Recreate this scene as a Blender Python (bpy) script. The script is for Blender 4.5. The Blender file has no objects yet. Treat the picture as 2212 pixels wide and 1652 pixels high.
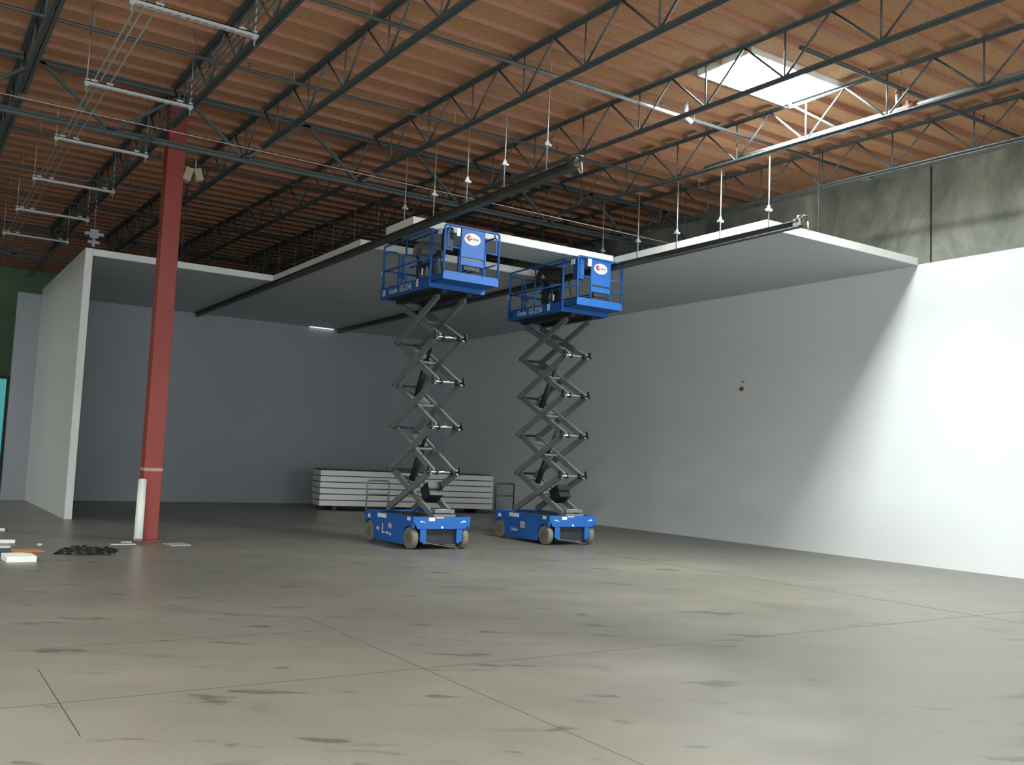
import bpy, bmesh, math, random
from mathutils import Vector, Matrix
random.seed(7)
scn = bpy.context.scene
COL = scn.collection
PI = math.pi

# ---------------------------------------------------------------- camera
def make_camera():
    f, yaw, pitch, roll = 2036.137, 0.578675, 0.0835823, 0.0422958
    cy, sy, cp, sp = math.cos(yaw), math.sin(yaw), math.cos(pitch), math.sin(pitch)
    fwd = Vector((sy*cp, cy*cp, sp)); right = Vector((cy, -sy, 0)); up = right.cross(fwd)
    r2 = right*math.cos(roll) + up*math.sin(roll); u2 = -right*math.sin(roll) + up*math.cos(roll)
    cam = bpy.data.cameras.new('camera'); o = bpy.data.objects.new('camera', cam); COL.objects.link(o)
    m = Matrix(((r2.x, u2.x, -fwd.x, 0), (r2.y, u2.y, -fwd.y, 0), (r2.z, u2.z, -fwd.z, 1.6), (0, 0, 0, 1)))
    o.matrix_world = m
    cam.sensor_width = 36; cam.sensor_fit = 'HORIZONTAL'; cam.lens = f*36/2212
    cam.clip_end = 200
    scn.camera = o
make_camera()

# ---------------------------------------------------------------- world, exposure
w = bpy.data.worlds.new('world'); scn.world = w; w.use_nodes = True
w.node_tree.nodes['Background'].inputs[0].default_value = (0.55, 0.65, 0.7, 1)
w.node_tree.nodes['Background'].inputs[1].default_value = 0.0
scn.view_settings.view_transform = 'Standard'
scn.view_settings.look = 'None'
scn.view_settings.gamma = 1
scn.view_settings.use_curve_mapping = False
scn.view_settings.exposure = 0.0
SKY_MAIN = 235.0      # skylight above the right-hand bay
SKY_FILL = 55.0       # extra skylights added out of frame for fill light

DOCK_FILL = 11.0            # strength of the unseen dock doors added as fill

# ---------------------------------------------------------------- roof geometry
Z0, SL = 7.48, 0.024
def rz(y): return Z0 + SL*y

# ---------------------------------------------------------------- materials
MATS = {}
def mat(name, col, rough=0.6, metal=0.0, noise=0.0, nscale=6.0, bump=0.0, spec=0.5):
    if name in MATS: return MATS[name]
    m = bpy.data.materials.new(name); m.use_nodes = True
    nt = m.node_tree; b = nt.nodes['Principled BSDF']
    b.inputs['Roughness'].default_value = rough; b.inputs['Metallic'].default_value = metal
    b.inputs['Specular IOR Level'].default_value = spec
    tc = nt.nodes.new('ShaderNodeTexCoord'); n = nt.nodes.new('ShaderNodeTexNoise')
    n.inputs['Scale'].default_value = nscale; n.inputs['Detail'].default_value = 5
    nt.links.new(tc.outputs['Object'], n.inputs['Vector'])
    mx = nt.nodes.new('ShaderNodeMix'); mx.data_type = 'RGBA'
    a = 1-noise; c = 1+noise
    mx.inputs[6].default_value = (col[0]*a, col[1]*a, col[2]*a, 1)
    mx.inputs[7].default_value = (min(1, col[0]*c), min(1, col[1]*c), min(1, col[2]*c), 1)
    nt.links.new(n.outputs['Fac'], mx.inputs[0]); nt.links.new(mx.outputs[2], b.inputs['Base Color'])
    if bump:
        bp = nt.nodes.new('ShaderNodeBump'); bp.inputs['Strength'].default_value = bump
        nt.links.new(n.outputs['Fac'], bp.inputs['Height']); nt.links.new(bp.outputs[0], b.inputs['Normal'])
    MATS[name] = m
    return m
def emit(name, col, s):
    m = bpy.data.materials.new(name); m.use_nodes = True; nt = m.node_tree
    nt.nodes.remove(nt.nodes['Principled BSDF'])
    e = nt.nodes.new('ShaderNodeEmission'); e.inputs[0].default_value = (*col, 1); e.inputs[1].default_value = s
    nt.links.new(e.outputs[0], nt.nodes['Material Output'].inputs[0]); MATS[name] = m
    return m

def node_helpers(m):
    nt = m.node_tree
    def N(t, **k):
        n = nt.nodes.new(t)
        for a, v in k.items(): setattr(n, a, v)
        return n
    def L(a, b): nt.links.new(a, b)
    return nt, N, L
def ramp(N, L, src, stops):
    r = N('ShaderNodeValToRGB'); e = r.color_ramp.elements
    while len(e) < len(stops): e.new(0.5)
    for i, (p, c) in enumerate(stops): e[i].position = p; e[i].color = (c[0], c[1], c[2], 1)
    L(src, r.inputs[0]); return r.outputs[0]
def mixc(N, L, fac, a, b, mode='MIX'):
    x = N('ShaderNodeMix'); x.data_type = 'RGBA'; x.blend_type = mode
    for s, v in ((0, fac), (6, a), (7, b)):
        if hasattr(v, 'links') or isinstance(v, bpy.types.NodeSocket): L(v, x.inputs[s])
        else: x.inputs[s].default_value = v if s == 0 else (*v, 1)
    return x.outputs[2]

def floor_mat():
    m = mat('polished_concrete_floor', (0.2, 0.18, 0.15), 0.4)
    nt, N, L = node_helpers(m); b = nt.nodes['Principled BSDF']
    tc = N('ShaderNodeTexCoord')
    def noise(scale, det, stretch=(1, 1, 1), rot=0.0, w=0):
        mp = N('ShaderNodeMapping'); mp.vector_type = 'TEXTURE'; mp.inputs['Scale'].default_value = stretch; mp.inputs['Rotation'].default_value = (0, 0, rot)
        mp.inputs['Location'].default_value = (w, w*1.7, 0)
        n = N('ShaderNodeTexNoise'); n.inputs['Scale'].default_value = scale; n.inputs['Detail'].default_value = det
        n.inputs['Roughness'].default_value = 0.6
        L(tc.outputs['Object'], mp.inputs[0]); L(mp.outputs[0], n.inputs['Vector']); return n.outputs['Fac']
    big = noise(0.35, 6, (1, 1, 1), 0.3)
    c = ramp(N, L, big, [(0.3, (0.112, 0.102, 0.083)), (0.5, (0.152, 0.140, 0.114)), (0.72, (0.195, 0.180, 0.150))])
    sw = noise(1.1, 8, (2.2, 0.7, 1), -0.55, 3)
    c = mixc(N, L, ramp(N, L, sw, [(0.40, (0, 0, 0)), (0.62, (0.7, 0.7, 0.7))]), c, (0.125, 0.118, 0.10))
    st = noise(1.7, 6, (1.6, 0.5, 1), -0.6, 9)
    c = mixc(N, L, ramp(N, L, st, [(0.60, (0, 0, 0)), (0.70, (0.75, 0.75, 0.75))]), c, (0.05, 0.046, 0.04))
    sm = noise(1.9, 7, (1.5, 0.55, 1), -0.6, 40)
    c = mixc(N, L, ramp(N, L, sm, [(0.605, (0, 0, 0)), (0.66, (0.85, 0.85, 0.85))]), c, (0.028, 0.026, 0.022))
    rd = noise(0.8, 3, (1, 1, 1), 0, 21)
    c = mixc(N, L, ramp(N, L, rd, [(0.6, (0, 0, 0)), (0.75, (0.3, 0.3, 0.3))]), c, (0.19, 0.14, 0.11))
    fine = noise(45, 3)
    c = mixc(N, L, 0.25, c, ramp(N, L, fine, [(0.3, (0.11, 0.10, 0.085)), (0.7, (0.27, 0.25, 0.21))]))
    L(c, b.inputs['Base Color'])
    r = ramp(N, L, big, [(0.3, (0.28, 0.28, 0.28)), (0.7, (0.42, 0.42, 0.42))]); L(r, b.inputs['Roughness'])
    return m
def deck_mat():
    m = mat('plywood_roof_deck', (0.25, 0.14, 0.08), 0.8)
    nt, N, L = node_helpers(m); b = nt.nodes['Principled BSDF']; tc = N('ShaderNodeTexCoord')
    n = N('ShaderNodeTexNoise'); n.inputs['Scale'].default_value = 38; n.inputs['Detail'].default_value = 3
    L(tc.outputs['Object'], n.inputs['Vector'])
    c = ramp(N, L, n.outputs['Fac'], [(0.3, (0.42, 0.26, 0.155)), (0.7, (0.62, 0.40, 0.25))])
    n2 = N('ShaderNodeTexNoise'); n2.inputs['Scale'].default_value = 0.6; n2.inputs['Detail'].default_value = 4
    L(tc.outputs['Object'], n2.inputs['Vector'])
    c = mixc(N, L, n2.outputs['Fac'], c, mixc(N, L, 1.0, c, (1.0, 0.78, 0.62), 'MULTIPLY'))
    L(c, b.inputs['Base Color']); b.inputs['Specular IOR Level'].default_value = 0.2
    return m
def conc_mat():
    m = mat('stained_tilt_up_concrete', (0.2, 0.2, 0.18), 0.85)
    nt, N, L = node_helpers(m); b = nt.nodes['Principled BSDF']; tc = N('ShaderNodeTexCoord')
    mp = N('ShaderNodeMapping'); mp.inputs['Scale'].default_value = (1, 1, 0.6); L(tc.outputs['Object'], mp.inputs[0])
    n = N('ShaderNodeTexNoise'); n.inputs['Scale'].default_value = 0.9; n.inputs['Detail'].default_value = 9; n.inputs['Roughness'].default_value = 0.65
    n.inputs['Distortion'].default_value = 0.6
    L(mp.outputs[0], n.inputs['Vector'])
    c = ramp(N, L, n.outputs['Fac'], [(0.33, (0.15, 0.16, 0.14)), (0.5, (0.29, 0.31, 0.27)), (0.6, (0.40, 0.40, 0.34)), (0.72, (0.60, 0.58, 0.50))])
    L(c, b.inputs['Base Color']); return m

M_floor, M_deck, M_conc = floor_mat(), deck_mat(), conc_mat()
M_green = mat('green_tinted_painted_concrete', (0.20, 0.34, 0.21), 0.8, noise=0.25, nscale=0.7)
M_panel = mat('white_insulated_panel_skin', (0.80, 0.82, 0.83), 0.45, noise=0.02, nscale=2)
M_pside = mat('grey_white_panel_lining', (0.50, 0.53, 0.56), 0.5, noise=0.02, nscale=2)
M_bwall = mat('shade_darkened_panel_skin', (0.33, 0.355, 0.38), 0.5, noise=0.03, nscale=1.2)  # white panel copy darkened: back wall shade put into the colour
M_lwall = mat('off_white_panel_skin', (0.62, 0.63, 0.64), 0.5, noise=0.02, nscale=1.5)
M_edge = mat('white_panel_edge', (0.86, 0.86, 0.84), 0.6, noise=0.03, nscale=8)
M_wood = mat('roof_timber', (0.40, 0.21, 0.14), 0.85, noise=0.25, nscale=14, spec=0.2)
M_steel = mat('dark_teal_grey_joist_steel', (0.085, 0.105, 0.11), 0.5, noise=0.15, nscale=5)
M_beam = mat('dark_grey_suspension_steel', (0.06, 0.062, 0.06), 0.5, noise=0.15, nscale=4)
M_red = mat('red_primer_column_paint', (0.25, 0.034, 0.025), 0.55, noise=0.12, nscale=6)
M_galv = mat('galvanised_steel', (0.36, 0.38, 0.39), 0.45, metal=0.4, noise=0.1, nscale=20)
M_zinc = mat('bright_zinc_strut', (0.50, 0.53, 0.54), 0.4, metal=0.2, noise=0.08, nscale=30)
M_pipe = mat('dark_pipe', (0.065, 0.08, 0.085), 0.45, noise=0.1, nscale=6)
M_coup = mat('rust_red_pipe_coupling', (0.22, 0.08, 0.06), 0.6)
M_blue = mat('blue_machine_paint', (0.010, 0.108, 0.40), 0.55, noise=0.06, nscale=9)
M_grey = mat('grey_scissor_arm_paint', (0.16, 0.17, 0.172), 0.5, noise=0.12, nscale=7)
M_black = mat('black_rubber_and_plastic', (0.012, 0.013, 0.014), 0.5, noise=0.2, nscale=20)
M_under = mat('dark_machine_innards', (0.02, 0.022, 0.028), 0.6, noise=0.3, nscale=12)
M_chrome = mat('chrome_pin_rod', (0.75, 0.77, 0.78), 0.18, metal=1.0)
M_tyre = mat('dusty_non_marking_tyre', (0.17, 0.155, 0.125), 0.85, noise=0.2, nscale=12)
M_hub = mat('dusty_wheel_hub', (0.12, 0.11, 0.09), 0.7, noise=0.2, nscale=14)
M_white = mat('white_decal', (0.78, 0.80, 0.80), 0.5)
M_lett = mat('pale_lettering', (0.50, 0.56, 0.58), 0.5)
M_logo = mat('logo_red', (0.42, 0.06, 0.07), 0.5)
M_ink = mat('logo_grey_ink', (0.16, 0.18, 0.17), 0.6)
M_pink = mat('faded_pink_decal', (0.55, 0.40, 0.36), 0.6)
M_foam = mat('white_foam', (0.82, 0.83, 0.80), 0.8)
M_tube = mat('white_tube', (0.72, 0.73, 0.69), 0.6, noise=0.04, nscale=9)
M_tape = mat('tan_tape', (0.42, 0.27, 0.17), 0.6, noise=0.1, nscale=30)
M_card = mat('orange_brown_cardboard', (0.42, 0.19, 0.07), 0.8, noise=0.15, nscale=20)
M_sheet = mat('black_plastic_sheeting', (0.012, 0.012, 0.010), 0.45, noise=0.4, nscale=20, bump=0.3)
M_paper = mat('scrap_paper', (0.6, 0.61, 0.60), 0.7, noise=0.1, nscale=20)
M_foil = mat('silvery_scrap_sheet', (0.42, 0.46, 0.47), 0.4, metal=0.3, noise=0.2, nscale=20)
M_teal = mat('dark_teal_bucket', (0.03, 0.045, 0.045), 0.5)
M_cream = mat('cream_lamp_housing', (0.36, 0.30, 0.20), 0.6)
M_wblk = mat('timber_blocks', (0.06, 0.05, 0.04), 0.8, noise=0.2, nscale=9)
M_skin = mat('skin', (0.34, 0.19, 0.13), 0.6)
M_hair = mat('dark_hair', (0.018, 0.013, 0.011), 0.7, noise=0.3, nscale=40)
M_shirt1 = mat('grey_cotton_shirt', (0.20, 0.215, 0.235), 0.85, noise=0.08, nscale=16)
M_shirt2 = mat('dark_brown_jacket', (0.045, 0.032, 0.028), 0.85, noise=0.2, nscale=16)
M_jean1 = mat('dark_blue_jeans', (0.035, 0.045, 0.065), 0.85, noise=0.2, nscale=18)
M_jean2 = mat('black_work_trousers', (0.018, 0.020, 0.024), 0.85, noise=0.2, nscale=18)
M_shoe = mat('black_work_boots', (0.015, 0.013, 0.012), 0.6)
M_joint = mat('dark_floor_joint_filler', (0.035, 0.032, 0.027), 0.5)
M_ledge = mat('pale_wall_ledge', (0.30, 0.31, 0.29), 0.6, noise=0.15, nscale=6)
M_wire = mat('pale_cable', (0.5, 0.5, 0.47), 0.5)
M_sky = emit('skylight_diffuser_daylight', (0.93, 1.0, 0.97), SKY_MAIN)
M_sky2 = emit('added_skylight_fill_far', (0.95, 1.0, 0.97), SKY_FILL)
M_sky3 = emit('added_skylight_fill_near', (0.95, 1.0, 0.97), 760)  # added skylight, made strong to brighten the right wall
M_sky4 = emit('added_skylight_fill_side', (0.95, 1.0, 0.97), 130)
M_dock = emit('added_dock_door_fill', (0.86, 0.95, 1.0), DOCK_FILL)
M_door = emit('daylit_translucent_door', (0.12, 0.55, 0.55), 0.6)

# ---------------------------------------------------------------- mesh helpers
class MB:
    def __init__(s): s.bm = bmesh.new()
    def box(s, a, b, rot=None, piv=None):
        x0, y0, z0 = a; x1, y1, z1 = b
        vs = [Vector((x, y, z)) for x in (x0, x1) for y in (y0, y1) for z in (z0, z1)]
        if rot is not None:
            p = Vector(piv) if piv else (Vector(a)+Vector(b))/2
            vs = [rot @ (v-p) + p for v in vs]
        v = [s.bm.verts.new(c) for c in vs]
        for f in ((0, 1, 3, 2), (4, 6, 7, 5), (0, 4, 5, 1), (2, 3, 7, 6), (0, 2, 6, 4), (1, 5, 7, 3)):
            s.bm.faces.new([v[i] for i in f])
        return s
    def bar(s, p, q, w, h, side=(1, 0, 0)):
        """rectangular bar from p to q; w measured along 'side', h across"""
        p, q = Vector(p), Vector(q); d = (q-p).normalized(); sd = Vector(side)
        sd = (sd - d*sd.dot(d)).normalized(); u = d.cross(sd)
        v = []
        for c in (p, q):
            for a, b in ((-1, -1), (1, -1), (1, 1), (-1, 1)): v.append(s.bm.verts.new(c + sd*a*w/2 + u*b*h/2))
        for f in ((3, 2, 1, 0), (4, 5, 6, 7), (0, 1, 5, 4), (1, 2, 6, 5), (2, 3, 7, 6), (3, 0, 4, 7)):
            s.bm.faces.new([v[i] for i in f])
        return s
    def tube(s, pts, r, n=10, cap=True):
        pts = [Vector(p) for p in pts]; rings = []; ref = None
        for i, p in enumerate(pts):
            d = (pts[min(i+1, len(pts)-1)] - pts[max(i-1, 0)]).normalized()
            if ref is None:
                ref = Vector((0, 0, 1)) if abs(d.z) < 0.9 else Vector((1, 0, 0))
            a = (ref - d*ref.dot(d)).normalized(); ref = a; b = d.cross(a)
            rr = r[i] if isinstance(r, (list, tuple)) else r
            rings.append([s.bm.verts.new(p + a*math.cos(t)*rr + b*math.sin(t)*rr) for t in [2*PI*k/n for k in range(n)]])
        for i in range(len(rings)-1):
            for k in range(n):
                f = s.bm.faces.new([rings[i][k], rings[i][(k+1) % n], rings[i+1][(k+1) % n], rings[i+1][k]]); f.smooth = True
        if cap:
            s.bm.faces.new(list(reversed(rings[0]))); s.bm.faces.new(rings[-1])
        return s
    def prism(s, poly, axis, a, b):
        """poly of 2D points extruded along axis between a and b; axis 0: (y,z), 1: (x,z), 2: (x,y)"""
        def P(c, t):
            return Vector((t, c[0], c[1])) if axis == 0 else Vector((c[0], t, c[1])) if axis == 1 else Vector((c[0], c[1], t))
        A = [s.bm.verts.new(P(c, a)) for c in poly]; B = [s.bm.verts.new(P(c, b)) for c in poly]
        n = len(poly)
        s.bm.faces.new(A); s.bm.faces.new(list(reversed(B)))
        for i in range(n): s.bm.faces.new([A[i], B[i], B[(i+1) % n], A[(i+1) % n]])
        return s
    def ball(s, c, r, sc=(1, 1, 1), n=12):
        m = Matrix.Translation(c) @ Matrix.Diagonal((*[r*k for k in sc], 1))
        g = bmesh.ops.create_uvsphere(s.bm, u_segments=n, v_segments=max(6, n//2+2), radius=1, matrix=m)
        for v in g['verts']:
            for f in v.link_faces: f.smooth = True
        return s
    def mesh(s, name, m):
        bmesh.ops.recalc_face_normals(s.bm, faces=s.bm.faces[:])
        me = bpy.data.meshes.new(name); s.bm.to_mesh(me); s.bm.free()
        me.materials.append(MATS[m] if isinstance(m, str) else m); return me
    def build(s, name, m, parent=None, bevel=0.0, **kw):
        o = bpy.data.objects.new(name, s.mesh(name, m)); COL.objects.link(o)
        if parent: o.parent = parent
        if bevel:
            b = o.modifiers.new('bevel', 'BEVEL'); b.width = bevel; b.segments = 2; b.limit_method = 'ANGLE'
        for k, v in kw.items(): o[k] = v
        return o
def link_mesh(name, me, parent=None, loc=(0, 0, 0)):
    o = bpy.data.objects.new(name, me); COL.objects.link(o); o.location = loc
    if parent: o.parent = parent
    return o
def tag(o, label, cat, group=None):
    o['label'] = label; o['category'] = cat
    if group: o['group'] = group
    return o
def empty(name, loc=(0, 0, 0), label=None, cat=None, group=None):
    o = bpy.data.objects.new(name, None); COL.objects.link(o); o.location = loc; o.empty_display_size = 0.2
    if label: tag(o, label, cat, group)
    return o
def struct(o): o['kind'] = 'structure'; return o
def copy_tree(o, parent=None):
    c = o.copy(); COL.objects.link(c); c.parent = parent
    for ch in list(o.children): copy_tree(ch, c)
    return c
def text_mesh(name, s, size, m, parent, M, depth=0.002, sx=1.0):
    cu = bpy.data.curves.new(name, 'FONT'); cu.body = s; cu.size = size; cu.extrude = depth; cu.offset = size*0.02
    t = bpy.data.objects.new(name, cu); COL.objects.link(t)
    bpy.context.view_layer.update()
    me = bpy.data.meshes.new_from_object(t); bpy.data.objects.remove(t)
    me.transform(M @ Matrix.Diagonal((sx, 1, 1, 1))); me.materials.clear(); me.materials.append(m)
    return link_mesh(name, me, parent)
ORD = ['first', 'second', 'third', 'fourth', 'fifth', 'sixth', 'seventh', 'eighth', 'ninth', 'tenth', 'eleventh', 'twelfth',
       'thirteenth', 'fourteenth', 'fifteenth', 'sixteenth', 'seventeenth', 'eighteenth', 'nineteenth', 'twentieth']

# ================================================================ SETTING
XW, YB = 16.35, 42.0
fl = struct(MB().box((-16, -14, -0.3), (17, YB+0.4, 0)).build('floor', M_floor))
for k, (a, b) in enumerate([((3.527, -6, 0), (3.533, 8.9, 0.001)), ((-14, 6.473, 0), (16.0, 6.479, 0.001)), ((0.996, 5.7, 0), (1.002, 7.5, 0.001)),
                            ((11.0, -6, 0), (11.012, 14, 0.0012)), ((0.9, 8.2, 0), (3.5, 8.206, 0.001))]):
    MB().box(a, b).build('control_joint', M_joint, fl)
# roof deck: ceiling slab plus timber subpurlins
SK = [(9.88, 12.0, 9.2, 10.3)]
SK2 = [(9.88, 12.0, -4.6, -3.4), (-4.2, -1.9, -1.6, -0.4), (0.9, 3.2, -4.6, -3.4), (-7.8, -5.6, 4.0, 5.2), (-7.8, -5.6, 15.0, 16.2), (-7.8, -5.6, 25.0, 26.2)]  # unseen skylights, added to fill the hall with light
ce = MB()
xs = sorted({-16, XW+.3} | {v for q in SK+SK2 for v in q[:2]}); ys = sorted({-14, YB+.4} | {v for q in SK+SK2 for v in q[2:]})
for xa, xb in zip(xs, xs[1:]):
    for ya, yb in zip(ys, ys[1:]):
        if any(q[0] <= xa and xb <= q[1] and q[2] <= ya and yb <= q[3] for q in SK+SK2): continue
        v = [ce.bm.verts.new((X, Y, rz(Y)+dz)) for dz in (0, .2) for X, Y in ((xa, ya), (xb, ya), (xb, yb), (xa, yb))]
        for f in ((3, 2, 1, 0), (4, 5, 6, 7), (0, 1, 5, 4), (1, 2, 6, 5), (2, 3, 7, 6), (3, 0, 4, 7)): ce.bm.faces.new([v[i] for i in f])
ceiling = struct(ce.build('ceiling', M_deck))
y = -4.0; k = 0
while y < 41.6:
    mb = MB(); x0 = -16.0
    cuts = sorted([(s[0], s[1]) for s in SK+SK2 if s[2]-0.02 < y < s[3]+0.02])
    for a, b in cuts: mb.box((x0, y-.02, rz(y)-.1), (a, y+.02, rz(y)+.01)); x0 = b
    mb.box((x0, y-.02, rz(y)-.1), (XW, y+.02, rz(y)+.01))
    mb.build('subpurlin', M_wood, ceiling)
    y += 0.575
# purlins between joists seen edge-on every 8 ft of roof
struct(MB().box((XW, -14, 0), (XW+0.3, YB+0.4, rz(-14)+1.5)).build('wall_right', M_conc))
wr = bpy.data.objects['wall_right']
MB().box((XW-.012, 10.53, 0), (XW+.001, 10.56, rz(10.5)-.1)).build('panel_seam', M_joint, wr)
MB().box((XW-.012, 3.1, 0), (XW+.001, 3.13, rz(3)-.1)).build('panel_seam', M_joint, wr)
lw = MB(); lw.bar((XW-.07, -14, rz(-14)-.06), (XW-.07, YB, rz(YB)-.06), .14, .10); lw.build('ledger', M_ledge, wr)
mb = MB()
for yy in (11.9, 5.0, 18.6): mb.box((XW-.2, yy-.09, rz(yy)-.14), (XW-.08, yy+.09, rz(yy)-.02))
mb.build('ledger_bracket', M_zinc, wr)
struct(MB().box((-16.3, YB, 0), (XW, YB+0.3, 8.9)).build('wall_back', M_green))
struct(MB().box((-16.3, -14, 0), (-16, YB, 9)).build('wall_left', M_green))
struct(MB().box((-16.3, -14.3, 0), (XW+.3, -14, 8)).build('wall_front', M_conc))
for i, x0 in enumerate((-13.5, -7.0, -0.5, 6.0)):      # glowing dock doors added behind the camera for frontal fill light
    d = struct(MB().box((x0, -13.99, .1), (x0+4.6, -13.95, 4.8)).build('door_%d' % (i+2), M_dock))
    MB().box((x0-.12, -14, 0), (x0, -13.9, 4.9)).box((x0+4.6, -14, 0), (x0+4.72, -13.9, 4.9)).box((x0-.12, -14, 4.8), (x0+4.72, -13.9, 4.95)).build('door_frame', M_steel, d)
dr = struct(MB().box((2.2, YB-.06, .1), (3.62, YB-.02, 4.0)).build('door_1', M_door))
mb = MB().box((2.08, YB-.1, 0), (2.2, YB, 4.12)).box((3.62, YB-.1, 0), (3.74, YB, 4.12)).box((2.2, YB-.1, 4.0), (3.62, YB, 4.12)); mb.build('door_frame', M_steel, dr)

# skylights
def skylight(n, x0, x1, y0, y1, m):
    zc = rz((y0+y1)/2)
    fr = MB()
    e = .004
    for a, b in (((x0+e, y0+e, zc-.10), (x0+.03, y1-e, zc+.16)), ((x1-.03, y0+e, zc-.10), (x1-e, y1-e, zc+.16)),
                 ((x0+.03, y0+e, zc-.10), (x1-.03, y0+.03, zc+.16)), ((x0+.03, y1-.03, zc-.10), (x1-.03, y1-e, zc+.16))): fr.box(a, b)
    o = struct(fr.build('window_%d' % n, M_edge))
    d = MB(); g = []
    for j in range(9):
        row = []
        for i in range(9):
            u, t = i/8, j/8
            row.append(d.bm.verts.new((x0+.03+(x1-x0-.06)*u, y0+.03+(y1-y0-.06)*t, zc+.14-.05*(math.sin(PI*u)*math.sin(PI*t))**.6)))
        g.append(row)
    for j in range(8):
        for i in range(8): d.bm.faces.new([g[j][i], g[j][i+1], g[j+1][i+1], g[j+1][i]]).smooth = True
    d.build('diffuser', m, o)
for i, s in enumerate(SK): skylight(1, *s, M_sky)
for i, s in enumerate(SK2): skylight(i+2, *s, M_sky3 if i == 1 else M_sky4 if i > 3 else M_sky2)  # added fill skylights, outside the view

# white insulated enclosure: walls are structure
H, T = 5.65, 0.15
def wall_panels(name, lo, hi, axis, m=M_pside):
    """continuous wall with hairline vertical joints"""
    o = struct(MB().box(lo, hi).build(name, m)); return o
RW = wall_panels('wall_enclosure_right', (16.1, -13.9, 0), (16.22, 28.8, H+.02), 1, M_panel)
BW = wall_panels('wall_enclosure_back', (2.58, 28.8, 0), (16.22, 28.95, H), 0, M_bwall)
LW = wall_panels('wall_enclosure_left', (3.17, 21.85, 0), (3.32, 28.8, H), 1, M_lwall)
MB().box((3.171, 21.835, 0), (3.319, 21.85, H+.15)).build('edge_trim', M_edge, LW)
MB().box((3.17, 21.85, H), (3.32, 28.8, H+.15)).build('top_band', M_lwall, LW)

# ---------------------------------------------------------------- suspended ceiling panels
def cpanel(x0, x1, y0, y1, label, group=None, name='ceiling_panel', z=H):
    r = empty(name, ((x0+x1)/2, (y0+y1)/2, z), label, 'ceiling panel', group)
    dx, dy = (x1-x0)/2, (y1-y0)/2-.003
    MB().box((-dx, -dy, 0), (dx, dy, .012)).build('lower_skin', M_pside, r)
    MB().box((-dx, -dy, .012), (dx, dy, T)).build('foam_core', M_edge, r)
    return r
def bay(x0, x1, y0, n, pitch, where, group):
    for i in range(n):
        a = y0+i*pitch
        lab = ('white ceiling panel at the open front edge of %s' % where) if i == 0 else \
              ('%s white ceiling panel back from the front edge of %s' % (ORD[i], where)) if i < n-1 else \
              ('white ceiling panel against the back wall in %s' % where)
        cpanel(x0, x1, a, min(a+pitch, 28.79), lab, group)
bay(3.325, 7.33, 21.85, 6, 1.16, 'the left ceiling bay', 'ceiling panels of the left bay')
bay(7.34, 11.88, 16.85, 10, 1.195, 'the middle ceiling bay', 'ceiling panels of the middle bay')
bay(11.9, 16.09, 10.65, 15, 1.21, 'the right ceiling bay', 'ceiling panels of the right bay')
cpanel(7.34, 11.86, 14.62, 15.72, 'loose white ceiling panel being set over the lift baskets, open gap behind it', None, z=5.665)

# ---------------------------------------------------------------- dark suspension beams, rods
def sbeam(x, y0, y1, label):
    r = empty('suspension_beam', (x, y0, H), label, 'beam', 'dark suspension beams under the white ceiling')
    zt = 0.0; L = y1-y0
    MB().box((-.06, 0, -.012), (.06, L, 0)).box((-.06, 0, -.11), (.06, L, -.098)).box((-.008, 0, -.1), (.008, L, -.01)).build('i_section', M_beam, r)
    MB().box((-.05, -.04, -.09), (.05, .12, .03)).tube([(-.05, -.04, .0), (-.05, -.10, .05), (.05, -.10, .05), (.05, -.04, .0)], .014).tube([(-.06, .03, .0), (-.03, .03, .07), (.03, .03, .07), (.06, .03, .0)], .02).build('end_bracket', M_beam, r)
    MB().tube([(.05, .02, -.08), (.06, -.05, -.17), (.02, -.14, -.19), (0, -.14, -.05)], .01).build('hook', M_zinc, r)
    return r
sbeam(7.36, 9.95, 28.75, 'dark steel beam under the white ceiling, passing just above the left lift basket')
sbeam(11.9, 9.95, 28.75, 'dark steel beam under the left edge of the right ceiling bay')
def rod(x, y, ztop, zc, label, group, zbot=H+.0):
    r = empty('hanger_rod', (x, y, zbot), label, 'rod', group)
    MB().tube([(0, 0, -.02), (0, 0, ztop-zbot)], .011 if zc else .008, 6).build('threaded_rod', M_galv if zc else M_pipe, r)
    if zc:
        c = zc-zbot
        MB().box((-.055, -.03, c-.02), (.055, .03, c+.012)).prism([(-.04, c+.01), (.04, c+.01), (.012, c+.075), (-.012, c+.075)], 1, -.012, .012).build('clamp', M_galv, r)
    return r
for i in range(16):
    yy = 10.62+1.1*i
    zt = rz(yy)-.86
    p1 = 'nearest' if i == 0 else '%s from the near end' % ORD[i]
    rod(7.36, yy, zt, 6.05 - .01*(i % 3) if i < 5 else None, 'thin rod on the beam over the left lift, %s' % p1, 'rods above the beam over the left lift')
    rod(11.9, yy, zt, [5.96, 5.98, 5.97, 6.0, 5.99][i] if i < 5 else None, 'thin rod on the right ceiling bay beam, %s' % p1, 'rods above the right bay beam', H)
for j, (xx, y0, n) in enumerate([(5.3, 22.4, 5), (9.7, 17.4, 9), (14.0, 11.3, 13)]):
    nm = ['left', 'middle', 'right'][j]
    for i in range(n):
        yy = y0+1.18*i
        rod(xx, yy, rz(yy)-.05, None, 'faint thin rod above the %s ceiling bay, %s' % (nm, 'nearest the camera' if i == 0 else '%s from the front' % ORD[i]),
            'faint rods above the %s ceiling bay' % nm, H+T)

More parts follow.
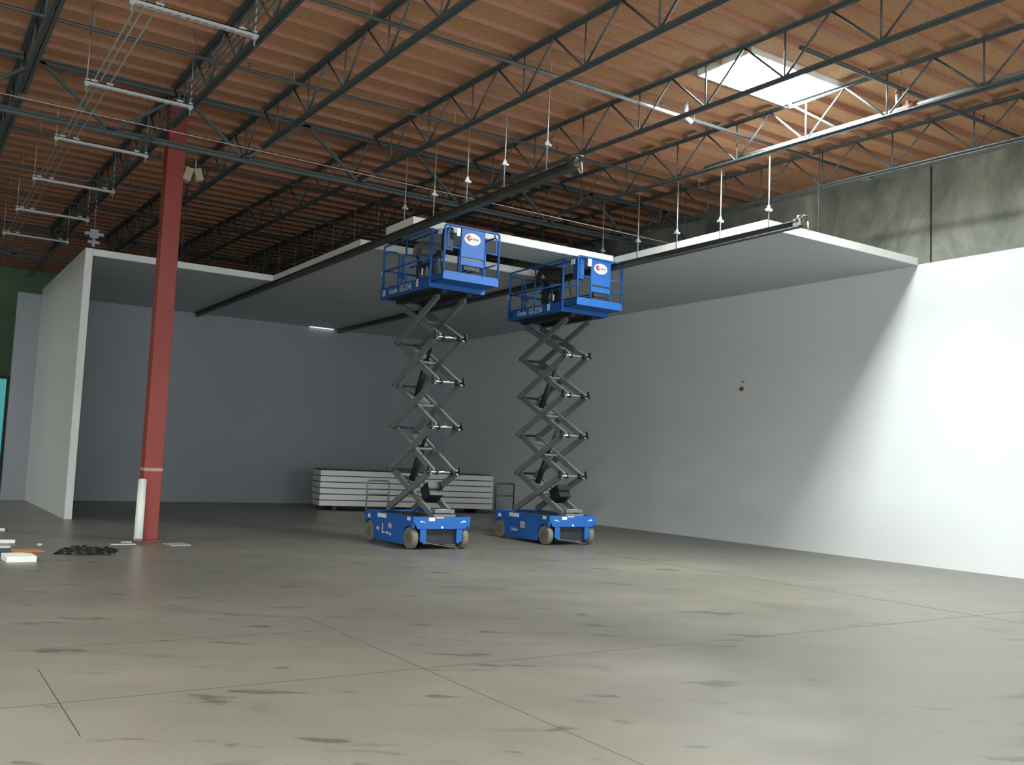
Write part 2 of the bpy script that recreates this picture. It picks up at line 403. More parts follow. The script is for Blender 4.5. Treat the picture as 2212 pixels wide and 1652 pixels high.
# ---------------------------------------------------------------- roof joists
JX = [-5.6, -3.3, -1.0, 1.28, 3.6, 5.19, 7.40, 9.65, 11.88, 14.15]
NAMES = ['ninth open web roof joist from the right wall', 'eighth roof joist from the right, at the far left', 'open web roof joist at the left edge of the view',
         'open web roof joist crossing the top left corner', 'open web roof joist beside the red column head', 'open web roof joist right of the red column line',
         'open web roof joist above the left lift', 'open web roof joist along the left side of the skylight', 'open web roof joist along the right side of the skylight',
         'open web roof joist nearest the concrete wall']
D = 0.72
def joist(x, y0, y1, label, detail=True):
    r = empty('roof_joist', (x, y0, 0), label, 'joist', 'open web joists under the timber roof')
    def z(y, d): return rz(y+y0)-.07-d
    L = y1-y0
    def chord(nm, d):
        MB().bar((-.042, 0, z(0, d)), (-.042, L, z(L, d)), .06, .01).bar((.042, 0, z(0, d)), (.042, L, z(L, d)), .06, .01) \
            .bar((-.014, 0, z(0, d)), (-.014, L, z(L, d)), .008, .07).bar((.014, 0, z(0, d)), (.014, L, z(L, d)), .008, .07).build(nm, M_steel, r)
    chord('top_chord', .03); chord('bottom_chord', D)
    n = max(1, round(L/1.5)); p = L/n
    dmesh = {}
    for k in range(n):
        b = p*(k+.5)
        zb, zt0, zt1 = z(b, D-.03), z(b-p/2, .05), z(b+p/2, .05)
        for q, zz, nm in ((b-p/2, zt0, 'diagonal'), (b+p/2, zt1, 'diagonal'), (b, z(b, .05), 'vertical')):
            MB().tube([(0, b+(.03 if q > b else -.03 if q < b else 0), zb), (0, q, zz)], .017 if q != b else .014, 6).build('web_' + nm, M_steel, r)
    return r
for i, x in enumerate(JX):
    joist(x, 1.7, 16.55, NAMES[i] + ', near span')
    joist(x, 16.85, 31.7, NAMES[i] + ', far span beyond the girder')

def girder(y, x0, x1, label):
    r = empty('joist_girder', (x0, y, 0), label, 'girder')
    L = x1-x0; zt, zb = rz(y)-.14, rz(y)-1.05
    for nm, zz in (('top_chord', zt), ('bottom_chord', zb)):
        MB().bar((0, -.05, zz), (L, -.05, zz), .01, .09, (0, 0, 1)).bar((0, .05, zz), (L, .05, zz), .01, .09, (0, 0, 1)) \
            .bar((0, -.02, zz), (L, -.02, zz), .1, .01, (0, 0, 1)).bar((0, .02, zz), (L, .02, zz), .1, .01, (0, 0, 1)).build(nm, M_steel, r)
    n = round(L/1.15); p = L/n
    for k in range(n):
        a, b = (zb, zt) if k % 2 else (zt, zb)
        MB().bar((p*k, 0, a), (p*(k+1), 0, b), .05, .05, (0, 1, 0)).build('web_diagonal', M_steel, r)
    return r
girder(16.7, -12, 16.2, 'steel joist girder crossing over the head of the red column')
girder(31.85, -12, 16.2, 'distant steel joist girder near the back of the warehouse')

# ---------------------------------------------------------------- red column
col = empty('steel_column', (3.77, 16.95, 0), 'tall red painted steel column standing on the floor at left', 'column')
MB().box((-.15, -.15, 0.02), (.15, .15, rz(16.95)-.25)).build('shaft', M_red, col, bevel=.012)
MB().box((-.2, -.2, 0), (.2, .2, .02)).build('base_plate', M_red, col)
MB().box((-.17, -.17, rz(16.95)-.27), (.17, .17, rz(16.95)-.23)).build('cap_plate', M_red, col)
MB().box((-.154, -.154, 1.18), (.154, .154, 1.235)).build('tape_band', M_tape, col, label='tan tape band')

# flood lamp near column head
fl1 = empty('flood_lamp', (4.08, 16.88, 6.42), 'small cream twin lamp unit mounted beside the red column head', 'lamp')
MB().box((-.16, -.1, -.14), (-.02, .1, .1), Matrix.Rotation(.25, 3, 'Y')).build('lamp_head', M_cream, fl1, bevel=.01)
MB().box((.03, -.08, -.1), (.16, .08, .12), Matrix.Rotation(-.3, 3, 'Y')).build('lamp_head', M_cream, fl1, bevel=.01)
MB().box((-.16, -.02, .08), (.12, .02, .12)).tube([(.05, 0, .1), (.05, 0, .28)], .015).build('bracket', M_cream, fl1)
# bracket cluster left
bl = empty('beam_clamp', (3.5, 23.1, 6.28), 'pale clamp cluster hanging left above the enclosure corner', 'clamp')
MB().box((-.2, -.05, .06), (.2, .05, .13)).box((-.09, -.06, .0), (.09, .06, .2)).build('plate', M_galv, bl)
MB().box((-.12, -.05, -.13), (.12, .05, -.06)).box((-.03, -.03, -.2), (.03, .03, .0)).build('lower_plate', M_galv, bl)
MB().tube([(0, 0, .15), (0, 0, rz(23.1)-6.28-.02)], .01, 6).build('drop_rod', M_galv, bl)

# ---------------------------------------------------------------- trapeze hangers, conduits
TY = [11.2, 14.2, 17.15, 20.1, 23.05, 26.0]
TZ = 6.7
for i, ty in enumerate(TY):
    r = empty('trapeze_hanger', (1.87, ty, TZ), '%s trapeze hanger at upper left, pale strut on two rods' % ('nearest' if i == 0 else 'furthest' if i == 5 else '%s' % ORD[i]), 'hanger', 'trapeze hangers at upper left')
    st = MB().box((0, -.03, -.012), (1.5, .03, 0)).box((0, -.03, -.05), (1.5, -.026, 0)).box((0, .026, -.05), (1.5, .03, 0))
    for q in range(14): st.box((.05+q*.105, -.031, -.056), (.1+q*.105, .031, -.05))
    st.build('strut', M_zinc, r)
    for xx in (.03, 1.46):
        MB().tube([(xx, 0, -.16), (xx, 0, rz(ty)-TZ-.02)], .010, 6).build('rod', M_galv, r)
    for xx in (.03, 1.46):
        for a in ((-.075, -.05), (0, .03)): MB().box((xx-.025, -.025, a[0]), (xx+.025, .025, a[1])).build('nut', M_zinc, r)
    for xx in (.12, .33, 1.3): MB().box((xx-.045, -.035, 0.0), (xx+.045, .035, .03)).build('pipe_clamp', M_zinc, r)
for nm, xx in (('left outer', .12), ('left inner', .2), ('left innermost', .33), ('right inner', 1.26), ('right middle', 1.33), ('right outer', 1.40)):
    tag(MB().tube([(1.87+xx, 4.0, TZ+.03), (1.87+xx, 33, TZ+.03)], .011, 6).build('conduit', M_pipe if 'right' in nm else M_galv), 'thin metal conduit lying on the trapeze hangers, %s run' % nm, 'conduit', 'conduits on the trapeze hangers')
tag(MB().tube([(-6, 14.0, 6.2), (-1, 14.0, 6.195), (5, 14.0, 6.17), (16.3, 14.0, 6.1)], .006, 5).build('stretched_cable', M_wire), 'thin pale cable stretched across under the roof from the upper left', 'cable')

# ---------------------------------------------------------------- sprinkler lines
def branch(y, z, x0, x1, label, lit=None):
    r = empty('sprinkler_branch_line', (x0, y, z), label, 'pipe', 'sprinkler branch lines under the roof')
    MB().tube([(0, 0, 0), (x1-x0, 0, 0)], .03, 8).build('pipe', M_pipe, r)
    k = 0; x = 1.5
    while x < x1-x0-.3:
        MB().tube([(x, 0, .02), (x, 0, .11)], .013, 6).tube([(x, 0, .11), (x, 0, .118)], .022, 6).build('sprinkler_head', M_pipe, r)
        MB().tube([(x+.7, -.02, .0), (x+.7, -.02, rz(y)-z-.02)], .006, 5).build('pipe_hanger', M_galv, r)
        x += 2.9
    return r
branch(8.25, 7.32, 9.8, 15.3, 'sprinkler branch line right of the skylight')
branch(11.1, 7.32, -9, 15.3, 'sprinkler branch line passing just behind the skylight')
branch(13.95, 7.36, -9, 15.3, 'sprinkler branch line crossing in front of the red column')
branch(19.7, 7.45, -9, 15.3, 'sprinkler branch line behind the column girder')
branch(22.6, 7.5, -9, 15.3, 'far sprinkler branch line over the left ceiling bay')
branch(25.4, 7.55, -9, 15.3, 'furthest sprinkler branch line over the enclosure back')
mp = empty('sprinkler_main', (11.97, 3.0, 6.86), 'sprinkler main pipe running along the joist right of the skylight', 'pipe')
MB().tube([(0, 0, 0), (0, 9.2, .2)], .042, 10).build('pipe', M_galv, mp)
MB().tube([(0, 4.95, .1), (0, 5.15, .105)], .07, 10).build('coupling', M_coup, mp)
MB().box((-.06, 5.05, .03), (.06, 5.1, .2)).build('coupling_bolt', M_coup, mp)
MB().tube([(.03, 5.28, .12), (.03, 5.28, .46)], .04, 10).build('riser', M_galv, mp)
MB().tube([(.03, 5.28, .15), (.03, 5.28, .2)], .055, 10).tube([(.03, 5.28, .38), (.03, 5.28, .43)], .055, 10).build('riser_coupling', M_coup, mp)
MB().tube([(0, 6.3, .13), (-.25, 7.1, .72)], .02, 8).build('sway_brace', M_pipe, mp)
MB().box((-.06, 6.2, .05), (.06, 6.3, .1)).build('brace_clamp', M_zinc, mp)
MB().box((-.07, 2.75, -.04), (.07, 2.95, -.02)).build('plate', M_zinc, mp)
sp = empty('sprinkler_elbow', (9.6, 11.1, 7.32), 'pipe fitting left of the skylight, with skylit stretch of branch line coloured bright', 'pipe fitting')
MB().tube([(.75, -.08, .0), (.75, -.08, .2)], .04, 8).tube([(.75, -.08, -.05), (.85, -.12, -.12)], .04, 8).build('elbow', M_zinc, sp)
MB().tube([(-.25, -.08, -.045), (.7, -.08, -.045)], .028, 8).build('skylit_pipe_stretch', M_zinc, sp)  # bright colour paints the stretch of branch pipe lit by the skylight

# ---------------------------------------------------------------- stack of insulated panels
for i in range(6):
    z = 0.12 + i*.172
    lab = ['bottom panel of the white stack behind the lifts', 'second panel up in the white stack behind the lifts', 'third panel up in the white stack behind the lifts',
           'fourth panel up in the white stack behind the lifts', 'fifth panel up in the white stack behind the lifts', 'top panel of the white stack behind the lifts'][i]
    r = empty('insulated_panel', (13.03, 25.65, z), lab, 'panel', 'stacked insulated panels')
    r.rotation_euler = (0, 0, -.185)
    MB().box((-2.65, -.6, .006), (2.65, .6, .150)).build('core', M_edge, r)
    MB().box((-2.6, -.55, .150), (2.6, .55, .1775)).build('gap_shade_slab', M_wblk, r)  # added dark slab draws the shaded gap between stacked panels
for k, (dx, lab) in enumerate([(-2.2, 'dark timber block under the left end of the panel stack'), (0, 'dark timber block under the middle of the panel stack'), (2.2, 'dark timber block under the right end of the panel stack')]):
    o = MB().box((-.06, -.55, 0), (.06, .55, .119)).build('timber_block', M_wblk)
    o.location = (13.03+dx*math.cos(.185), 25.65-dx*math.sin(.185), 0); o.rotation_euler = (0, 0, -.185)
    tag(o, lab, 'block', 'blocks under the panel stack')

# ---------------------------------------------------------------- scissor lifts
def arc(cy, cz, r, a0, a1, n=7):
    return [(cy+r*math.cos(a0+(a1-a0)*k/n), cz+r*math.sin(a0+(a1-a0)*k/n)) for k in range(n+1)]
def rounded_U(p0, p1, ztop, zbot, r, axis='x'):
    """inverted U in the vertical plane from p0 to p1"""
    a, b = Vector(p0), Vector(p1); d = (b-a).normalized(); pts = [Vector((a.x, a.y, zbot))]
    for k in range(6):
        t = PI/2*k/5; pts.append(a + d*(r-r*math.cos(t)) + Vector((0, 0, ztop-r+r*math.sin(t)-a.z)))
    for k in range(6):
        t = PI/2*k/5; pts.append(b - d*(r-r*math.sin(t)) + Vector((0, 0, ztop-r+r*math.cos(t)-b.z)))
    pts.append(Vector((b.x, b.y, zbot)))
    return pts
MX = lambda x, y, z: Matrix(((0, 0, -1, x), (-1, 0, 0, y), (0, 1, 0, z), (0, 0, 0, 1)))   # text facing -X
MYf = lambda x, y, z: Matrix(((1, 0, 0, x), (0, 0, -1, y), (0, 1, 0, z), (0, 0, 0, 1)))   # text facing -Y

def scissor_lift(loc, label, left=True):
    r = empty('scissor_lift', loc, label, 'scissor lift')
    W = 1.15
    # ---- chassis
    side = [(.17, .57), (.17, .36), (.24, .36)] + list(reversed(arc(.36, .2, .22, .1, 2.4)))[0:0]
    prof = [(.16, .575), (.16, .38), (.20, .36)] + arc(.34, .19, .215, 2.3, -.15, 9) + [(.56, .06), (1.74, .07)] + arc(1.95, .19, .215, 3.3, .7, 9) + [(2.14, .38), (2.14, .575)]
    ch = MB()
    ch.prism(prof, 0, 0.0, .035).prism(prof, 0, W-.035, W)
    ch.prism([(0, .575), (0, .5), (.09, .36), (W-.09, .36), (W, .5), (W, .575)], 1, .14, .17)
    ch.box((0.035, 2.11, .3), (W-.035, 2.14, .575))
    ch.prism([(.15, .36), (.15, .15), (.24, .10), (.27, .13), (.27, .36)], 1, .15, .19)
    ch.prism([(W-.15, .36), (W-.15, .15), (W-.24, .10), (W-.27, .13), (W-.27, .36)], 1, .15, .19)
    ch.build('chassis', M_blue, r, bevel=.006)
    MB().box((.24, .22, .09), (W-.24, 1.95, .5)).box((.05, .2, .48), (W-.05, 2.1, .55)).build('underbody', M_under, r)
    MB().bar((.2, .12, .13), (W-.25, .12, .03), .015, .01, (0, 1, 0)).build('tie_bar', M_grey, r)
    for wx in (0.005, W-.125):
        for wy in (.34, 1.95):
            t = MB().tube([(wx, wy, .19), (wx+.015, wy, .19), (wx+.105, wy, .19), (wx+.12, wy, .19)], [.17, .19, .19, .17], 24).build('wheel', M_tyre, r)
            ox = wx-.006 if wx < .5 else wx+.12
            MB().tube([(ox, wy, .19), (ox+.006, wy, .19)], .085, 16).build('hub', M_hub, t)
    # rear ladder / guard
    MB().tube(rounded_U((.04, 2.2, 0), (.5, 2.2, 0), 1.12, .5, .04), .016, 8).tube([(.04, 2.2, .86), (.5, 2.2, .86)], .012, 8).build('entry_ladder', M_grey if left else M_under, r)
    # decals on the chassis
    for a, b in (((-.003, 1.22, .475), (0, 1.58, .55)), ((-.003, .26, .5), (0, .38, .56)), ((-.003, 1.9, .44), (0, 2.0, .51)),
                 ((.13, .136, .48), (.19, .14, .5)), ((.20, .136, .465), (.23, .14, .48)), ((.3, .136, .5), (.42, .14, .56)),
                 ((W-.17, .136, .48), (W-.1, .14, .505)), ((W-.21, .136, .47), (W-.18, .14, .485))): MB().box(a, b).build('decal', M_white, r)
    MB().tube([(.57, .14, .39), (.57, .13, .39)], .022, 10).build('tow_eye', M_white, r)
    MB().box((.44, .136, .545), (.6, .14, .575)).build('decal', M_pink, r, label='faded pink decal')
    if left:
        text_mesh('marking', 'L', .25, M_lett, r, MX(-.003, 1.38, .2))
        MB().box((-.003, .98, .31), (0, 1.12, .4), Matrix.Rotation(.25, 3, 'X')).build('decal', M_pink, r, label='worn pinkish decal')
        MB().box((-.003, .98, .18), (0, 1.08, .22)).box((-.003, 1.1, .2), (0, 1.2, .24)).box((-.003, 1.5, .24), (0, 1.6, .3)).build('decal', M_lett, r)
    else:
        text_mesh('marking', 'Genie', .10, M_lett, r, MX(-.003, 1.5, .19))
        MB().box((-.003, 1.0, .27), (0, 1.16, .4)).build('decal', M_pink, r, label='worn pinkish decal')
    # ---- scissor stack
    LV = [.60, 1.36, 2.17, 2.98, 3.79, 4.53]
    YF, YR = .30, 1.93
    XL, XR, t = .36, .92, .055
    for k in range(5):
        z0, z1 = LV[k], LV[k+1]
        for xx in (XL, XR):      # outer arms: low at the rear, high at the front
            MB().bar((xx, YR, z0), (xx, YF, z1), t, .115).build('scissor_arm', M_grey, r, bevel=.006)
        for xx in (XL+.075, XR-.075):
            MB().bar((xx, YF, z0), (xx, YR, z1), t, .115).build('scissor_arm', M_grey, r, bevel=.006)
        zm, ym = (z0+z1)/2, (YF+YR)/2
        MB().tube([(XL-.03, ym, zm), (XR+.03, ym, zm)], .028, 10).build('pivot_pin', M_grey, r)
    for k in range(1, 5):
        MB().tube([(XL-.045, YF, LV[k]), (XR+.06, YF, LV[k])], .024, 10).build('pivot_pin', M_chrome, r, label='bright chrome cross pin')
        for xx in (XL-.04, XL+.12, XR-.11, XR+.035):
            ck = MB().tube([(xx, YF, LV[k]), (xx+.025, YF, LV[k])], .055, 12)
            if xx in (XL-.04, XR+.035): ck.box((xx-.0, YF-.03, LV[k]+.04), (xx+.025, YF+.03, LV[k]+.1))
            ck.build('pin_collar', M_under, r)
        MB().tube([(XL-.04, YR, LV[k]), (XR+.04, YR, LV[k])], .022, 10).build('pivot_pin', M_under, r)
    for k in (0, 1, 2, 3):       # broad plates between the inner arms
        za, zb = LV[k], LV[k+1]; ym, zm = (YF+YR)/2, (za+zb)/2
        MB().bar((.64, YR-.25, zb-.12), (.64, ym+.12, zm+.06), .4, .02).build('arm_plate', M_grey, r)
    # cylinders
    def cyl(a, b):
        a, b = Vector(a), Vector(b); m = a.lerp(b, .55)
        c = MB().tube([a, m], .06, 12).build('lift_cylinder', M_black, r)
        MB().tube([m, b], .034, 10).build('cylinder_rod', M_under, c)
        return c
    cyl((.64, 1.55, 1.12), (.64, .85, 2.38)); cyl((.64, 1.5, 2.75), (.64, .85, 4.0)) if left else cyl((.64, 1.5, 2.75), (.64, .95, 3.7))
    MB().box((.5, .55, .85), (.78, .85, 1.12), Matrix.Rotation(-.5, 3, 'X')).build('valve_block', M_black, r)
    MB().box((.42, .18, .575), (.86, .42, .615)).box((.44, .19, .64), (.84, .4, .70)).build('pivot_mount', M_grey, r)
    MB().box((.55, .185, .701), (.68, .3, .704)).build('decal', M_white, r)
    # ---- platform
    DZ = 4.60
    pf = MB()
    pf.prism([(0.0, DZ), (1.98, DZ), (1.98, DZ+.22), (0.0, DZ+.20)], 0, 0.0, .03)
    pf.prism([(0.0, DZ), (1.98, DZ), (1.98, DZ+.22), (0.0, DZ+.20)], 0, W-.03, W)
    pf.box((.03, 1.95, DZ), (W-.03, 1.98, DZ+.2)).box((.03, 0, DZ), (W-.03, .03, DZ+.085))
    pf.build('platform_body', M_blue, r, bevel=.004)
    MB().box((.03, .03, DZ+.02), (W-.03, 1.95, DZ+.06)).box((.3, .1, DZ-.05), (.42, 1.9, DZ+.02)).box((W-.32, .1, DZ-.05), (W-.2, 1.9, DZ+.02)).build('deck', M_under, r)
    ex = MB().box((.01, -.47, DZ+.085), (W-.01, -.44, DZ+.235)).box((.03, -.44, DZ+.085), (.05, .9, DZ+.2)).box((W-.05, -.44, DZ+.085), (W-.03, .9, DZ+.2)).box((.03, -.44, DZ+.085), (W-.03, .9, DZ+.1))
    ex.build('extension_deck', M_blue, r, bevel=.004)
    ZT, ZM, zb = 5.64, 5.20, DZ+.15
    R = .019
    # main side rails
    for xx in (.02, W-.02):
        MB().tube([(xx, 1.96, zb), (xx, 1.96, ZT-.06), (xx, 1.94, ZT-.015), (xx, 1.90, ZT), (xx, -.0, ZT)], R, 8).tube([(xx, 1.96, ZM-.05), (xx, .0, ZM-.05)], R*.9, 8) \
            .tube([(xx, 1.0, zb), (xx, 1.0, ZT)], R*.9, 8).tube([(xx, .02, zb-.1), (xx, .02, ZT)], R*1.25, 8).build('side_rail', M_blue, r)
    # extension side rails
    for xx in (.06, W-.06):
        MB().tube([(xx, .9, ZT-.06), (xx, -.38, ZT-.06), (xx, -.44, ZT-.1)], R*.9, 8).tube([(xx, .9, ZM-.12), (xx, -.44, ZM-.12)], R*.9, 8).build('extension_side_rail', M_blue, r)
    # entry gate at the rear
    g = MB().tube(rounded_U((.05, 1.97, 0), (.36, 1.97, 0), ZT-.07, zb, .07), R*.9, 8).tube([(.05, 1.97, ZM-.02), (.36, 1.97, ZM-.02)], R*.8, 8)
    g.tube(rounded_U((.43, 1.97, 0), (.88, 1.97, 0), ZT-.07, zb, .09), R*.9, 8).tube([(.43, 1.97, ZM-.02), (.88, 1.97, ZM-.02)], R*1.2, 8)
    g.tube([(.88, 1.97, ZM), (W-.03, 1.97, ZM)], R*.8, 8).tube([(.88, 1.97, ZT-.1), (W-.03, 1.97, ZT-.1)], R*.8, 8)
    g.build('entry_gate', M_blue, r)
    MB().box((.33, 1.955, ZM-.12), (.52, 1.975, ZM+.0)).build('gate_plate', M_blue, r)
    # front rails of the extension
    f = MB().tube(rounded_U((.02, -.455, 0), (W-.02, -.455, 0), ZT, DZ+.2, .05), R*1.1, 8)
    f.tube([(.35, -.455, DZ+.2), (.35, -.455, ZT)], R, 8).tube([(.81, -.455, DZ+.2), (.81, -.455, ZT)], R, 8)
    for a, b in ((.075, .35), (.81, W-.08)):
        f.tube([(b if a < .5 else a, -.455, ZM+.06), (a if a < .5 else b, -.455, ZM+.06), (a if a < .5 else b, -.455, ZT-.1), ((a+.05) if a < .5 else (b-.05), -.455, ZT-.03)], R*.8, 8)
    f.build('front_rail', M_blue, r)
    MB().box((.35, -.475, ZT-.52), (.81, -.462, ZT-.03)).box((.35, -.475, ZT-.66), (.81, -.462, ZT-.56)).build('front_board', M_blue, r)
    MB().box((.42, -.455, ZT-.74), (.74, -.40, ZT-.66)).build('manual_box', M_under, r)
    # oval sign
    cx, cz = .56, ZT-.19
    ov = [(cx+.165*math.cos(a), cz+.105*math.sin(a)) for a in [2*PI*q/28 for q in range(28)]]
    sg = MB().prism(ov, 1, -.480, -.475).build('oval_sign', M_white, r)
    MB().prism([(cx-.14, cz+.02), (cx-.075, cz+.075), (cx-.03, cz+.045), (cx-.07, cz+.015), (cx-.02, cz-.005), (cx-.055, cz-.04), (cx-.09, cz-.04)], 1, -.4825, -.480).build('red_emblem', M_logo, sg)
    wl = MB()
    for q in range(5): wl.box((cx-.035+q*.034, -.4825, cz-.012-.002*q), (cx-.012+q*.034, -.480, cz+.028-.002*q))
    wl.box((cx-.10, -.4822, cz-.055), (cx+.08, -.480, cz-.048)).build('lettering', M_ink, sg)
    # control box, labels
    MB().box((.09, -.36, ZT-.42), (.24, -.2, ZT-.04)).box((.11, -.38, ZT-.12), (.22, -.36, ZT-.02)).build('control_box', M_blue if not left else M_under, r)
    lb = MB().box((.245, -.47, ZT-.17), (.345, -.463, ZT-.02)) if not left else MB().box((.25, -.47, ZT-.17), (.315, -.463, ZT-.03))
    lb.build('label_plate', M_white, r)
    for a, b in (((-.001, -.36, ZT-.15), (.015, -.24, ZT-.05)), ((-.004, .42, DZ+.06), (-.001, .50, DZ+.2)), ((.02, .33, DZ+.26), (.04, .36, DZ+.38)),
                 ((-.002, 1.95, ZM-.14), (.0, 1.99, ZM-.04))): MB().box(a, b).build('label_plate', M_white, r)
    MB().tube([(.2, .7, DZ+.5), (.35, .3, DZ+.75), (.3, .1, DZ+.3)], .012, 6).build('hose', M_black, r)
    # lettering on the side
    text_mesh('marking', 'Genie', .15, M_lett, r, MX(-.003, 1.60, DZ+.06), sx=.95)
    text_mesh('marking', 'GS-3246', .17, M_lett, r, MX(-.003, 1.16, DZ+.055), sx=.80)
    MB().tube([(-.004, 1.83, DZ+.11), (0, 1.83, DZ+.11)], .065, 20).build('round_decal', M_white if left else M_under, r)
    MB().tube([(-.006, 1.83, DZ+.115), (-.003, 1.83, DZ+.115)], .022, 10).build('round_decal_mark', M_coup, r)
    return r
LL = scissor_lift((7.68, 14.55, 0), 'blue scissor lift at left, raised under the loose ceiling panel, worker in grey shirt aboard')
LR = scissor_lift((10.85, 14.92, 0), 'blue scissor lift at right, raised, nearer the white side wall', False)

# ---------------------------------------------------------------- workers
def skin_mesh(name, verts, edges, radii, m, parent, sub=2):
    me = bpy.data.meshes.new(name); me.from_pydata(verts, edges, []); me.materials.append(m)
    o = bpy.data.objects.new(name, me); COL.objects.link(o); o.parent = parent
    sk = o.modifiers.new('skin', 'SKIN'); sk.use_smooth_shade = True
    if not me.skin_vertices: me.skin_vertices.new()
    for i, rr in enumerate(radii):
        me.skin_vertices[0].data[i].radius = (rr, rr) if not isinstance(rr, tuple) else rr
    me.skin_vertices[0].data[0].use_root = True
    s = o.modifiers.new('subdivision', 'SUBSURF'); s.levels = sub; s.render_levels = sub
    return o
def worker(loc, rot, label, m_top, m_leg, lean=.5):
    """standing figure, local +y is forward; trunk leans forward and knees are slightly bent"""
    r = empty('person', loc, label, 'person'); r.rotation_euler = (0, 0, rot)
    hip = Vector((0, -.08, .70)); d = Vector((0, math.sin(lean), math.cos(lean)))
    chest = hip + d*.34; neck = hip + d*.50; sh = hip + d*.45
    hd = neck + Vector((0, math.sin(lean*.8), math.cos(lean*.8)))*.09
    top = hd + Vector((0, math.sin(lean*.8), math.cos(lean*.8)))*.13
    V, E, Rr = [], [], []
    def add(p, rad, prev=None):
        V.append(tuple(p)); Rr.append(rad); i = len(V)-1
        if prev is not None: E.append((prev, i))
        return i
    h = add(hip, (.14, .11)); c = add(hip+d*.2, (.13, .10), h); c2 = add(chest, (.145, .10), c); n = add(neck, .055, c2)
    hh = add(hd, (.072, .08), n); add(top, (.075, .085), hh)
    J = {}
    for s in (-1, 1):
        k = add(Vector((s*.19, sh.y, sh.z)), .055, c2)
        el = Vector((s*.25, sh.y+.17, sh.z-.17)); wr_ = Vector((s*.16, sh.y+.36, sh.z-.02))
        e = add(el, .042, k); w_ = add(wr_, .028, e)
        pm = add(wr_+Vector((-s*.01, .07, .03)), (.038, .02), w_)
        for q in range(4):
            f1 = wr_+Vector((-s*.01+(q-1.5)*.019, .12, .045-.003*abs(q-1.5))); a = add(f1, .010, pm)
            add(f1+Vector((0, .035-.005*abs(q-1.3), -.015)), .009, a)
        tb = add(wr_+Vector((-s*.045, .07, .05)), .011, pm); add(wr_+Vector((-s*.055, .105, .06)), .009, tb)
        kn = add(Vector((s*.13, .17, .40)), .07, h if False else add(Vector((s*.09, -.06, .64)), .095, h))
        an = add(Vector((s*.12, -.05, .10)), .045, kn); add(Vector((s*.125, .10, .04)), (.045, .035), an)
        J[s] = (el, wr_)
    body = skin_mesh('body', V, E, Rr, M_skin, r, 2)
    # face
    f = Vector((0, math.cos(lean*.8), -math.sin(lean*.8))); u = Vector((0, math.sin(lean*.8), math.cos(lean*.8))); fc = hd + u*.07
    MB().ball(fc+f*.10-u*.01, .016, (1, 1.2, 1.4), 8).build('nose', M_skin, r)
    eb = MB()
    for s in (-1, 1): eb.ball(fc+f*.082+u*.025+Vector((s*.03, 0, 0)), .010, n=8)
    eb.build('eyes', M_hair, r)
    er = MB()
    for s in (-1, 1): er.ball(fc+Vector((s*.083, 0, 0)), .022, (.4, .8, 1.2), 8)
    er.build('ears', M_skin, r)
    MB().ball(fc-f*.012+u*.045, .112, (.86, 1.0, .92), 16).build('hair', M_hair, r)
    # clothing: top
    V, E, Rr = [], [], []
    h = add(hip-d*.02, (.165, .135)); c = add(hip+d*.2, (.16, .125), h); c2 = add(chest, (.175, .125), c); add(neck-d*.03, .075, c2)
    for s in (-1, 1):
        k = add(Vector((s*.20, sh.y, sh.z)), .075, c2); el, wr_ = J[s]
        e = add(el, .057, k); add(el.lerp(wr_, .45), .05, e)
    skin_mesh('shirt', V, E, Rr, m_top, r, 2)
    V, E, Rr = [], [], []
    h = add(hip-d*.0, (.155, .125))
    for s in (-1, 1):
        a = add(Vector((s*.095, -.06, .63)), .108, h); k = add(Vector((s*.13, .17, .40)), .085, a)
        e = add(Vector((s*.12, -.04, .14)), .066, k); add(Vector((s*.12, -.05, .09)), .068, e)
    skin_mesh('trousers', V, E, Rr, m_leg, r, 2)
    for s in (-1, 1):
        MB().box((s*.12-.045, -.11, 0), (s*.12+.045, .17, .07)).ball((s*.12, .12, .05), .05, (1, 1.3, .8), 10).build('boot', M_shoe, r, bevel=.015)
    return r
worker((8.12, 15.50, 4.66), -.5, 'person in grey shirt and dark jeans leaning forward in the left lift basket', M_shirt1, M_jean1, .95)
worker((11.2, 15.75, 4.66), -.42, 'person in dark jacket and black trousers bending in the right lift basket', M_shirt2, M_jean2, .95)

# ---------------------------------------------------------------- things on the floor
tb = MB().tube([(3.50, 16.32, .07), (3.585, 16.70, 1.03)], .068, 20).build('white_tube', M_tube)
tag(tb, 'short white tube leaning against the foot of the red column', 'tube')
def slab(name, m, cx, cy, sx, sy, h, rot, label, cat, z=0.0, cut=0.0, group=None):
    a, b = sx/2, sy/2
    poly = [(-a, -b), (a, -b), (a, b-cut), (a-cut, b), (-a, b)] if cut else [(-a, -b), (a, -b), (a, b), (-a, b)]
    o = MB().prism(poly, 2, 0, h).build(name, m, None, bevel=min(.008, h*.3)); o.location = (cx, cy, z); o.rotation_euler = (0, 0, rot)
    return tag(o, label, cat, group)
slab('foam_block', M_foam, 1.56, 14.3, .36, .5, .08, .05, 'chunky white foam block with a cut corner lying at lower left', 'foam block', cut=.12)
slab('cardboard_sheet', M_card, 1.76, 15.42, .42, .36, .025, .2, 'orange-brown cardboard sheet behind the white foam block', 'cardboard')
slab('foam_strip', M_foam, 1.38, 16.75, .75, .12, .05, -.05, 'long white foam strip left of the dark heap, second from the back', 'foam strip', group=None)
slab('foam_offcut', M_foam, 1.6, 18.95, .42, .12, .05, 0, 'small white foam offcut furthest back at the left picture edge', 'foam strip')
slab('foam_sheet', M_foam, 1.40, 16.0, .4, .25, .02, .2, 'thin white foam sheet tucked behind the cardboard at far left', 'foam sheet')
slab('paper_sheet', M_paper, 3.27, 16.28, .38, .09, .01, .02, 'narrow white paper strip on the floor left of the tube', 'paper')
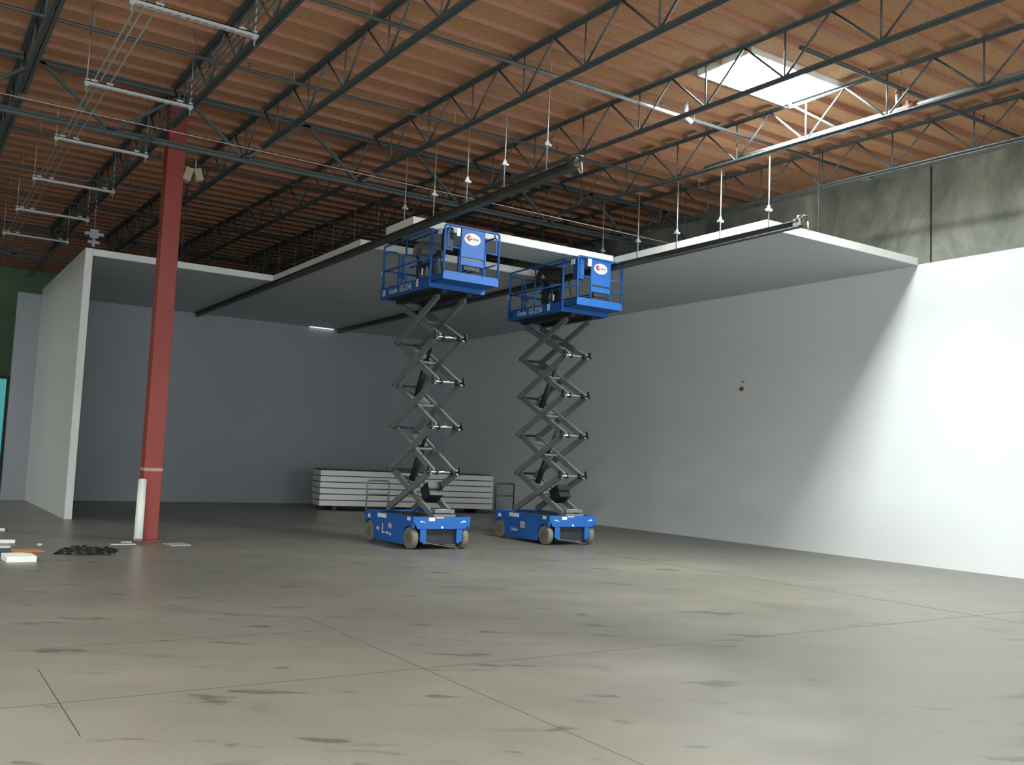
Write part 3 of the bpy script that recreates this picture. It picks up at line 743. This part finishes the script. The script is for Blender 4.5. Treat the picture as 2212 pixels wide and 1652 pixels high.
slab('paper_scrap', M_paper, 3.38, 16.62, .16, .09, .015, .2, 'small white scrap right behind the foot of the white tube', 'paper')
slab('metal_sheet', M_foil, 4.08, 16.15, .34, .4, .015, .1, 'silvery scrap sheet on the floor right of the red column', 'scrap sheet')
bk = empty('tool_case', (1.36, 14.8, 0), 'dark low case at the left picture edge behind the foam block', 'case')
MB().box((-.16, -.12, 0), (.14, .25, .12)).build('body', M_teal, bk, bevel=.015)
MB().box((-.15, -.11, .122), (.13, .24, .16)).build('lid', M_foil, bk, bevel=.008)
# crumpled black sheeting
hp = MB(); nx, ny = 36, 18; gg = []
for j in range(ny+1):
    row = []
    for i in range(nx+1):
        u, t = i/nx, j/ny
        e = (math.sin(PI*u)*math.sin(PI*t))**.35
        jx = .03*random.uniform(-1, 1)
        row.append(hp.bm.verts.new(((u-.5)*.78+jx, (t-.5)*.6+.03*random.uniform(-1, 1)+.05*math.sin(u*9), .004+.095*e*(.55+.45*math.sin(u*17+t*5)*math.cos(t*11+u*4))+.03*e*random.random())))
    gg.append(row)
for j in range(ny):
    for i in range(nx): hp.bm.faces.new([gg[j][i], gg[j][i+1], gg[j+1][i+1], gg[j+1][i]])
ho = hp.build('plastic_sheeting', M_sheet); ho.location = (2.53, 15.12, 0); ho.rotation_euler = (0, 0, -.35)
tag(ho, 'crumpled heap of black plastic sheeting on the floor left of the red column', 'plastic sheeting')
# small fire device on right wall
fd = empty('alarm_device', (16.1, 15.05, 3.47), 'tiny red alarm device on the white right wall', 'alarm')
MB().tube([(-.035, 0, 0), (0, 0, 0)], .05, 14).build('red_body', M_logo, fd)
MB().box((-.012, -.06, .15), (0, .02, .18)).build('dark_slot', M_ink, fd)
# pale fluorescent gap light seen in the middle bay at the back wall: daylight leaking in through a slot
sl = MB().box((10.95, 28.72, 5.635), (11.75, 28.79, 5.648)).build('light_strip', emit('slot_daylight', (.9, 1, 1), 1.6))
tag(sl, 'bright white sliver of light where the middle ceiling bay meets the back wall', 'light')
# tiny floor scraps
for k, (px, py) in enumerate([(2.05, 16.3)]):
    slab('foam_crumb', M_paper, px, py, .06, .05, .03, .4, 'tiny pale crumb on the floor left of the dark heap', 'scrap')
